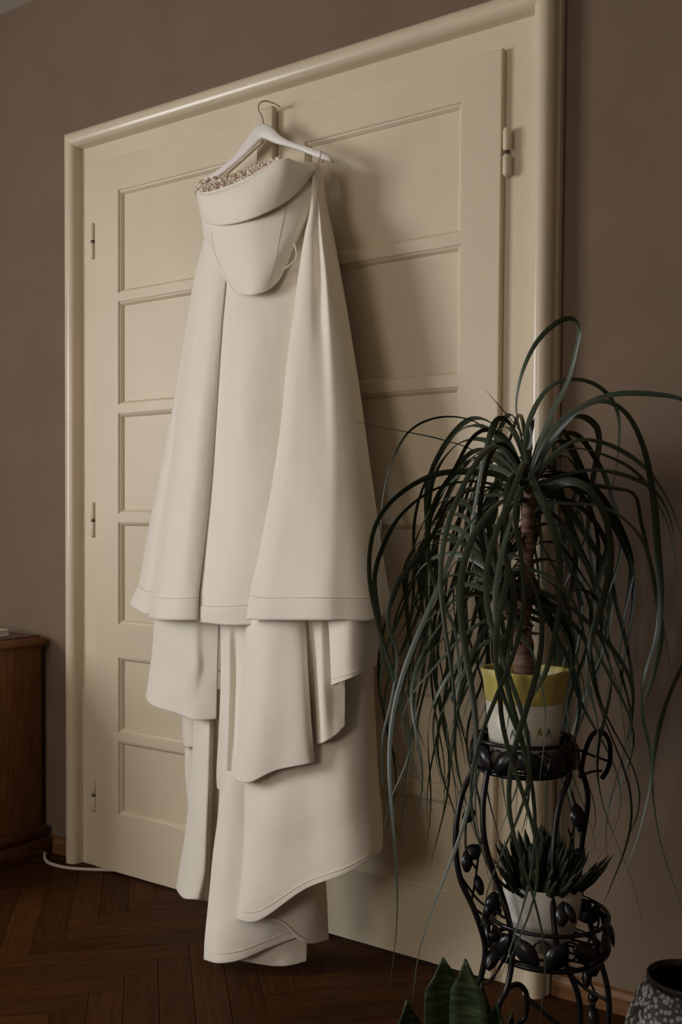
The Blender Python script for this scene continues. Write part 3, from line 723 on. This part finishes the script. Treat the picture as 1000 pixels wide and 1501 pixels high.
# ------------------------------------------------------------------ yellow and white pot with ponytail palm
pc = c_top.copy(); pc.z = zt-.012
PT = thing('flower_pot', pc, 'yellow-banded white ceramic pot in the upper ring of the plant stand', 'pot')
rim_z = .166
def wobf(i, a):
    k = 1.0 if i > 3 else .3
    return (.0018*math.sin(7*a+.6)+.0012*math.sin(11*a))*k, (.002*math.sin(3*a+1))*(1 if 4 < i < 9 else 0)
bandz = .113
M['potcream'] = noise_col(mat('cream_ceramic', (.62, .60, .50), .4), (.58, .56, .46), (.66, .64, .55), 8)
M['potyellow'] = noise_col(mat('yellow_glaze', (.55, .46, .13), .38), (.50, .42, .11), (.62, .53, .17), 10)
MB().lathe(pc, [(0, 0), (.054, 0), (.0565, .004), (.062, .05), (.068, bandz)], 56).build('lower_body', M['potcream'], PT)
yb = MB().lathe(pc, [(.0680, bandz), (.0686, bandz+.001), (.0705, .132), (.0735, .153), (.0765, rim_z), (.0755, rim_z+.003), (.0725, rim_z), (.069, .138), (.067, .13), (0, .129)], 64,
     lambda i, a: ((.0016*math.sin(8*a+.6)+.001*math.sin(13*a))*(1 if 1 < i < 8 else 0), (.0022*math.sin(3*a+1.0))*(1 if 3 < i < 7 else 0)))
yb.build('glazed_rim', M['potyellow'], PT)
MB().lathe(pc, [(0, .1335), (.03, .134), (.06, .1325), (.0665, .1305)], 40).build('soil', M['soil'], PT)
M['motif'] = noise_col(mat('blue_grey_glaze', (.12, .15, .17), .4), (.09, .12, .14), (.17, .20, .21), 40)
M['motif_g'] = noise_col(mat('olive_glaze', (.25, .25, .07), .4), (.2, .2, .06), (.32, .32, .1), 40)
vdir = math.atan2(CAM.y-pc.y, CAM.x-pc.x)
for k_, (da, z0, hh, ww, mm) in enumerate(((-.55, .045, .03, .016, 'motif_g'), (-.30, .045, .028, .014, 'motif'), (-.12, .046, .036, .016, 'motif'), (.10, .046, .03, .016, 'motif'), (.42, .045, .032, .016, 'motif_g'), (.7, .045, .03, .016, 'motif'), (-.1, .012, .022, .03, 'motif_g'), (.5, .012, .022, .03, 'motif_g'))):
    v = []; f = []
    for i in range(6):
        t = i/5; z = z0+hh*t; r = .0565+(.068-.0565)*(z-.004)/(bandz-.004)+.0006; w = ww*(1-t)**.6*.5 if t < 1 else 0
        for s in (-1, 1): v.append((pc.x+r*math.cos(vdir+da+s*w/r), pc.y+r*math.sin(vdir+da+s*w/r), pc.z+z))
    for i in range(5): f.append((i*2, i*2+1, i*2+3, i*2+2))
    mk('painted_petal', v, f, M[mm], PT)

PP = thing('ponytail_palm', (pc.x, pc.y, pc.z+.13), 'ponytail palm with long arching strap leaves in the yellow-banded pot', 'potted plant')
soilz = pc.z+.131
def trunk(pts, rr, name='trunk'):
    L = spline(pts, 40); m = len(L); rad = []
    for i in range(m):
        u = i/(m-1)*(len(rr)-1); k0 = min(int(u), len(rr)-2); t = u-k0
        rad.append((rr[k0]*(1-t)+rr[k0+1]*t)*(1+.06*math.sin(i*1.7)+.04*random.random()))
    MB().tube(L, rad, 12).build(name, M['bark'], PP)
tb = Vector((pc.x, pc.y, soilz-.012))
C1 = PD(776, 712, 1.75); C2 = PD(729, 858, 1.70); C3 = PD(792, 905, 1.79)
trunk([tb, PD(768, 950, 1.75), PD(764, 900, 1.75), PD(772, 830, 1.75), PD(774, 770, 1.75), C1], [.019, .017, .0165, .0125, .0115, .010])
trunk([PD(766, 935, 1.745), PD(750, 905, 1.73), PD(735, 880, 1.71), C2], [.010, .009, .008, .008], 'branch')
# dry bracts on the trunk
for i in range(26):
    y = random.choice((random.uniform(880, 950), random.uniform(780, 840))); x = 766+random.uniform(-10, 12)
    a = PD(x, y, 1.735+random.uniform(-.01, .02)); dv = Vector((random.uniform(-1, 1), random.uniform(-1, .2), random.uniform(-.6, .8))).normalized()
    pts = spline([a, a+dv*.012+Vector((0, 0, .003)), a+dv*.022-Vector((0, 0, .004))], 6)
    MB().tube(pts, [.0028, .003, .0026, .002, .0014, .0005], 5).build('dry_bract', M['leaf_dry'], PP)

def strap(pts, w, tw=0.0, twist=0.6, parent=PP, name='leaf', m='leaf', n=44, face=None, base=.75):
    """long keeled strap leaf along pts"""
    L = spline(pts, n); v = []; f = []
    t0 = (L[1]-L[0]).normalized()
    side = t0.cross(Vector((0, 0, 1)));  side = side.normalized() if side.length > .05 else Vector((1, 0, 0))
    for i, p in enumerate(L):
        s = i/(n-1)
        t = (L[min(i+1, n-1)]-L[max(i-1, 0)])
        t = t.normalized() if t.length > 1e-8 else t0
        side = side - t*side.dot(t); side = side.normalized() if side.length > 1e-5 else t.orthogonal().normalized()
        if face:
            side = t.cross(CAM-p).normalized()*face; 
        nn = side.cross(t)
        a = tw + twist*math.sin(s*5.0+tw*3)
        sd2 = side*math.cos(a)+nn*math.sin(a); n2 = sd2.cross(t)
        ww = w*.5*min(1, base+s*3)*(1-max(0, (s-.25)/.75)**1.6)**.9 + .0003
        v += [p - sd2*ww, p + n2*ww*.35, p + sd2*ww]
    for i in range(n-1):
        for k in (0, 1): f.append((i*3+k, i*3+k+1, (i+1)*3+k+1, (i+1)*3+k))
    for q in v:
        if q.y > -.03: q.y = -.03 + (q.y+.03)*.02
    return mk(name, v, f, M[m], parent)
A = [ # prominent leaves: (width mm, [(px, py, depth)...])
 (15, [(780, 690, 1.75), (803, 620, 1.74), (832, 560, 1.73), (845, 510, 1.72), (849, 482, 1.71), (838, 467, 1.70), (815, 474, 1.70), (786, 503, 1.70), (766, 545, 1.70), (757, 590, 1.71), (761, 622, 1.72), (772, 650, 1.73)]),
 (14, [(774, 690, 1.75), (772, 640, 1.76), (783, 600, 1.77), (808, 566, 1.79), (845, 556, 1.81), (880, 568, 1.83), (903, 597, 1.85), (908, 635, 1.86), (903, 690, 1.86), (890, 742, 1.86)]),
 (15, [(780, 695, 1.75), (800, 640, 1.74), (840, 602, 1.72), (890, 580, 1.70), (950, 577, 1.68), (1010, 590, 1.66), (1060, 640, 1.64), (1085, 740, 1.63)]),
 (19, [(782, 700, 1.74), (805, 650, 1.70), (845, 603, 1.66), (885, 588, 1.62), (920, 608, 1.60), (945, 660, 1.58), (958, 730, 1.57), (964, 800, 1.57), (969, 870, 1.57), (964, 930, 1.57), (945, 990, 1.57), (941, 1040, 1.58), (953, 1090, 1.58), (955, 1140, 1.58)]),
 (14, [(782, 705, 1.75), (810, 668, 1.76), (850, 645, 1.77), (900, 655, 1.78), (950, 690, 1.79), (985, 745, 1.80), (1010, 820, 1.80)]),
 (9, [(785, 705, 1.77), (830, 660, 1.80), (880, 665, 1.82), (930, 690, 1.84), (960, 730, 1.85), (985, 790, 1.85), (980, 860, 1.85)]),
 (14, [(785, 715, 1.75), (820, 698, 1.78), (870, 689, 1.80), (920, 698, 1.82), (960, 720, 1.83), (985, 770, 1.84), (992, 850, 1.84)]),
 (20, [(784, 725, 1.74), (810, 712, 1.70), (840, 706, 1.66), (868, 722, 1.63), (890, 765, 1.61), (896, 820, 1.60), (884, 880, 1.60), (866, 940, 1.60), (862, 1000, 1.60), (876, 1060, 1.60), (872, 1130, 1.60)]),
 (13, [(786, 720, 1.76), (840, 710, 1.80), (895, 715, 1.84), (930, 725, 1.87), (940, 765, 1.88), (950, 810, 1.88), (962, 870, 1.88), (975, 930, 1.88), (985, 1000, 1.88)]),
 (13, [(785, 735, 1.75), (830, 738, 1.73), (880, 742, 1.72), (920, 765, 1.71), (948, 805, 1.70), (962, 870, 1.70), (970, 930, 1.70), (955, 1000, 1.70), (942, 1040, 1.70), (955, 1110, 1.70), (958, 1170, 1.70), (970, 1240, 1.70), (1000, 1330, 1.70)]),
 (6, [(760, 720, 1.77), (738, 660, 1.78), (700, 620, 1.79), (650, 611, 1.80), (605, 628, 1.80), (578, 668, 1.80), (562, 725, 1.80), (557, 790, 1.80), (556, 840, 1.80)]),
 (14, [(768, 725, 1.75), (735, 698, 1.74), (695, 692, 1.72), (645, 694, 1.70), (600, 714, 1.68), (563, 748, 1.66), (545, 790, 1.66), (542, 850, 1.66), (556, 920, 1.66), (575, 985, 1.66), (590, 1050, 1.66), (610, 1130, 1.66), (640, 1200, 1.66)]),
 (13, [(766, 735, 1.75), (725, 711, 1.75), (680, 706, 1.75), (632, 720, 1.75), (588, 755, 1.75), (562, 800, 1.75), (549, 850, 1.75), (557, 915, 1.75), (560, 960, 1.75), (590, 1030, 1.75), (600, 1100, 1.75), (570, 1180, 1.75), (560, 1250, 1.75)]),
 (17, [(774, 690, 1.74), (764, 650, 1.70), (748, 622, 1.66), (733, 614, 1.64), (722, 628, 1.62), (712, 665, 1.61), (700, 720, 1.61), (690, 800, 1.61), (705, 870, 1.61)]),
 (17, [(772, 700, 1.74), (755, 672, 1.68), (735, 652, 1.64), (718, 670, 1.61), (707, 720, 1.59), (704, 775, 1.58), (716, 830, 1.58), (738, 875, 1.58), (760, 920, 1.58), (785, 970, 1.58), (800, 1050, 1.58), (790, 1150, 1.58)]),
 (15, [(770, 705, 1.75), (745, 648, 1.73), (715, 630, 1.71), (690, 645, 1.70), (665, 690, 1.69), (640, 730, 1.68), (628, 775, 1.68), (630, 830, 1.68), (648, 880, 1.68), (668, 930, 1.68), (672, 1000, 1.68), (655, 1080, 1.68), (680, 1160, 1.68)]),
 (17, [(776, 690, 1.73), (785, 715, 1.68), (802, 750, 1.65), (817, 800, 1.63), (822, 860, 1.62), (815, 925, 1.62), (800, 985, 1.62), (776, 1030, 1.62), (768, 1090, 1.62), (780, 1160, 1.62)]),
 (14, [(777, 660, 1.75), (779, 630, 1.75), (784, 612, 1.75)]),
 (4, [(745, 720, 1.78), (700, 665, 1.80), (650, 645, 1.82), (590, 632, 1.84), (520, 619, 1.86)]),
 (3, [(768, 640, 1.74), (745, 610, 1.74), (712, 572, 1.74)]),
 (15, [(772, 720, 1.74), (757, 700, 1.70), (745, 715, 1.66), (742, 770, 1.64), (746, 830, 1.64), (756, 890, 1.64), (745, 960, 1.64), (748, 1030, 1.64), (738, 1100, 1.64)]),
 (14, [(764, 740, 1.74), (730, 716, 1.71), (695, 718, 1.69), (660, 735, 1.68), (640, 775, 1.67), (610, 820, 1.66), (580, 860, 1.66), (568, 910, 1.66), (582, 960, 1.66), (575, 1020, 1.66), (560, 1090, 1.66), (566, 1170, 1.66), (590, 1240, 1.66)]),
 (13, [(1075, 850, 1.62), (1050, 900, 1.62), (1010, 960, 1.62), (985, 1010, 1.62), (968, 1060, 1.62), (958, 1110, 1.62), (952, 1160, 1.62), (930, 1240, 1.62), (905, 1300, 1.62)]),
]
for w, pts in A:
    strap([PD(*q) for q in pts], w/1000*.74, random.uniform(-.3, .3), .95, n=56, face=1)
# the rest of the three crowns
def arch(c, az, el, L, stiff, wav, n=18):
    d = Vector((math.cos(az)*math.cos(el), math.sin(az)*math.cos(el), math.sin(el))); p = c.copy(); pts = [p.copy()]; st = L/n
    ph = random.uniform(0, 6.28); lat = Vector((-math.sin(az), math.cos(az), 0)); out = Vector((math.cos(az), math.sin(az), 0))
    for i in range(n):
        s = i/n
        g = stiff*(.35+1.5*s)
        d = d + Vector((0, 0, -1))*g*st*9
        d.normalize()
        hang = max(0, -d.z)**2
        dd = d + (lat*math.sin(ph+s*11)*.42 + out*math.cos(ph*1.7+s*9)*.30)*wav*hang
        p = p + dd.normalized()*st; q = p.copy()
        if q.y > -.05: q.y = -.05 - .2*max(0, 0); p.y = min(p.y, -.05)
        if q.z < .34: break
        pts.append(q)
    return pts
def ok(pts):
    # keep leaves out of the pale dress area and away from the lens
    for q in pts:
        r_ = q - CAM; d = r_.dot(FW)
        if d < 1.2: return False
        x = 500+FPX*r_.dot(RT)/d; y = 750.5-FPX*r_.dot(UP)/d+SY
        if x < 552 - max(0, (y-1000))*.02: return False
        if y < 600 : return False
        if x > 930 + max(0, y-900)*.03 and random.random() < .93: return False
    return True
def crown(c, N, Ls, els, w, stiff, seed):
    rr = random.Random(seed); k = 0; tries = 0
    while k < N and tries < N*12:
        tries += 1
        az = rr.uniform(0, 2*math.pi); el = rr.uniform(*els)
        random.seed(rr.randrange(10**6))
        fa = (az - math.atan2(CAM.y-c.y, CAM.x-c.x) + math.pi) % (2*math.pi) - math.pi
        if abs(fa) < R(55) and rr.random() < .6: continue
        pts = arch(c + Vector((0, 0, rr.uniform(-.03, .02))), az, el, rr.uniform(*Ls), stiff*rr.uniform(.75, 1.4), rr.uniform(.5, 1.1))
        if len(pts) < 6 or not ok(pts): continue
        strap(pts, w*rr.uniform(.6, 1.1), rr.uniform(-.6, .6), rr.uniform(.3, 1.0), n=40); k += 1
crown(C1, 54, (.78, 1.28), (R(10), R(66)), .0122, .64, 3)
crown(C2, 46, (.50, .98), (R(-5), R(66)), .0100, .85, 8)
crown(C3, 8, (.35, .6), (R(0), R(60)), .0090, 1.0, 21)

# ------------------------------------------------------------------ white pot with spiky succulent on the lower tier
wc = PD(794, 1392, 1.745); wc.z = zl-.009
WP = thing('flower_pot', wc, 'plain white rounded ceramic pot on the lower tier of the plant stand', 'pot')
MB().lathe(wc, [(0, 0), (.036, 0), (.040, .002), (.049, .016), (.060, .045), (.0665, .08), (.0695, .115), (.0688, .118), (.0665, .115), (.063, .10), (0, .098)], 56).build('pot_body', M['potwhite'], WP)
MB().lathe(wc, [(0, .103), (.03, .103), (.0635, .101)], 30).build('soil', M['soil'], WP)
SC = thing('succulent', (wc.x, wc.y, wc.z+.1), 'dark green spiky succulent in the white pot on the lower tier', 'potted plant')
rr = random.Random(4)
for i in range(120):
    az = rr.uniform(0, 6.283); ra = rr.uniform(0, .056); b0 = Vector((wc.x+ra*math.cos(az), wc.y+ra*math.sin(az), wc.z+.098))
    L = rr.uniform(.052, .100)*(1.15-ra*3.5); el = R(88) - ra/.056*R(58) + rr.uniform(-.15, .15)
    d = Vector((math.cos(az)*math.cos(el), math.sin(az)*math.cos(el), math.sin(el))); lat = d.cross(Vector((0, 0, 1))).normalized() if abs(d.z) < .99 else Vector((1, 0, 0)); nn = lat.cross(d)
    v = []; f = []; W = rr.uniform(.014, .022)
    for k in range(7):
        t = k/6; w = W*.5*(math.sin(math.pi*(t*.62+.30))**1.2 if t < .86 else .5*(1-t)/.14*.55) + .0003
        p = b0 + d*L*t + nn*(.014*t*t)
        if k % 2 and t < .9: w *= 1.25
        v += [p-lat*w, p-nn*w*.45, p+lat*w, p+nn*w*.2]
    for k in range(6):
        for s in range(4): f.append((k*4+s, k*4+(s+1) % 4, (k+1)*4+(s+1) % 4, (k+1)*4+s))
    f.append((24, 25, 26, 27))
    mk('leaf', v, f, M['succulent'], SC)

# ------------------------------------------------------------------ snake plant in the front
sp = PD(672, 1640, 1.50); sp.z = 0
SPt = thing('flower_pot', sp, 'low brown pot of the snake plant in front of the stand', 'pot')
M['terracotta'] = noise_col(mat('brown_glazed_clay', (.10, .05, .03), .45), (.08, .04, .025), (.13, .065, .04), 12)
MB().lathe(sp, [(0, 0), (.058, 0), (.062, .004), (.078, .10), (.084, .125), (.080, .128), (.074, .118), (0, .112)], 40).build('pot_body', M['terracotta'], SPt)
MB().lathe(sp, [(0, .118), (.04, .117), (.0745, .115)], 24).build('soil', M['soil'], SPt)
SN = thing('snake_plant', (sp.x, sp.y, .115), 'broad-leaved snake plant with pale mottled bands at the bottom edge', 'potted plant')
m = mat('snake_plant_leaf', (.04, .07, .03), .4, .4); n, l, b = nt(m)
tc = n.new('ShaderNodeTexCoord'); mp = n.new('ShaderNodeMapping'); mp.inputs['Scale'].default_value = (6, 6, 42); l.new(tc.outputs['Object'], mp.inputs[0])
tx = n.new('ShaderNodeTexNoise'); tx.inputs['Scale'].default_value = 2.2; tx.inputs['Detail'].default_value = 5; tx.inputs['Distortion'].default_value = .7; l.new(mp.outputs[0], tx.inputs['Vector'])
cr_ = n.new('ShaderNodeValToRGB'); cr_.color_ramp.elements[0].position = .45; cr_.color_ramp.elements[1].position = .7
cr_.color_ramp.elements[0].color = (.018, .036, .013, 1); cr_.color_ramp.elements[1].color = (.075, .105, .05, 1)
l.new(tx.outputs[0], cr_.inputs[0]); l.new(cr_.outputs[0], b.inputs['Base Color']); M['snake'] = m
def snake(tip, base, W, yaw, bend=.01, lean=0):
    L = spline([base, base*.5+tip*.5+Vector((bend, 0, 0)), tip], 16)
    lat = Vector((math.cos(yaw), math.sin(yaw), 0)); nn = Vector((-math.sin(yaw), math.cos(yaw), 0)); v = []; f = []
    for i, p in enumerate(L):
        t = i/15; w = W*.5*(.55+.9*t if t < .5 else 1.0*(1-max(0, (t-.62)/.38)**2.0)**.75) + .0005
        if t >= .5: w = min(w, W*.5)
        if i == 15: w = .0004
        if i == 14: w = W*.5*.20
        if i == 13: w = W*.5*.44
        cup = .22*w
        for s in (-1, -.5, 0, .5, 1): v.append(p + lat*w*s + nn*(cup*(1-s*s)) )
    for i in range(15):
        for k in range(4): f.append((i*5+k, i*5+k+1, (i+1)*5+k+1, (i+1)*5+k))
    o = mk('leaf', v, f, M['snake'], SN); md = o.modifiers.new('t', 'SOLIDIFY'); md.thickness = .003
def sbase(dx, dy): return Vector((sp.x+dx, sp.y+dy, .112))
yw = YAW
snake(PD(650, 1405, 1.47), sbase(-.02, .0), .072, yw+.1)
snake(PD(682, 1407, 1.45), sbase(.012, -.012), .058, yw-.35)
snake(PD(598, 1467, 1.42), sbase(-.035, -.02), .046, yw+.5, -.01)
snake(PD(708, 1440, 1.50), sbase(.03, .015), .034, yw+.8)
snake(PD(728, 1470, 1.46), sbase(.035, .0), .040, yw-.6, .006)
snake(PD(752, 1484, 1.48), sbase(.045, .01), .026, yw+.3, .006)

# ------------------------------------------------------------------ speckled planter at the lower right
gp = PD(1006, 1560, 1.80); gp.z = 0
GP = thing('planter', gp, 'grey speckled stone-look planter with dark opening by the right wall', 'planter')
m = mat('terrazzo_speckle', (.1, .1, .1), .6); n, l, b = nt(m)
tc = n.new('ShaderNodeTexCoord'); vo = n.new('ShaderNodeTexVoronoi'); vo.inputs['Scale'].default_value = 115; vo.inputs['Randomness'].default_value = 1
l.new(tc.outputs['Object'], vo.inputs['Vector'])
cr_ = n.new('ShaderNodeValToRGB'); cr_.color_ramp.elements[0].position = .36; cr_.color_ramp.elements[1].position = .56
cr_.color_ramp.elements[0].color = (.40, .37, .33, 1); cr_.color_ramp.elements[1].color = (.045, .04, .036, 1)
l.new(vo.outputs['Distance'], cr_.inputs[0]); l.new(cr_.outputs[0], b.inputs['Base Color'])
bp = n.new('ShaderNodeBump'); bp.invert = True; bp.inputs['Strength'].default_value = .4; bp.inputs['Distance'].default_value = .003
l.new(vo.outputs['Distance'], bp.inputs['Height']); l.new(bp.outputs[0], b.inputs['Normal'])
zr = PD(1006, 1428, 1.80).z
MB().lathe(gp, [(0, 0), (.085, 0), (.092, .005), (.108, .06), (.112, .10), (.106, zr-.095), (.092, zr-.05), (.076, zr-.022), (.0715, zr-.012)], 56).build('planter_body', m, GP)
M['rimdark'] = noise_col(mat('dark_clay_rim', (.035, .026, .02), .6), (.03, .022, .017), (.045, .033, .026), 20)
MB().lathe(gp, [(.0712, zr-.012), (.0712, zr-.002), (.069, zr), (.066, zr-.003), (.072, zr-.05), (.09, zr-.10), (.085, .03), (0, .03)], 56).build('planter_rim', M['rimdark'], GP)
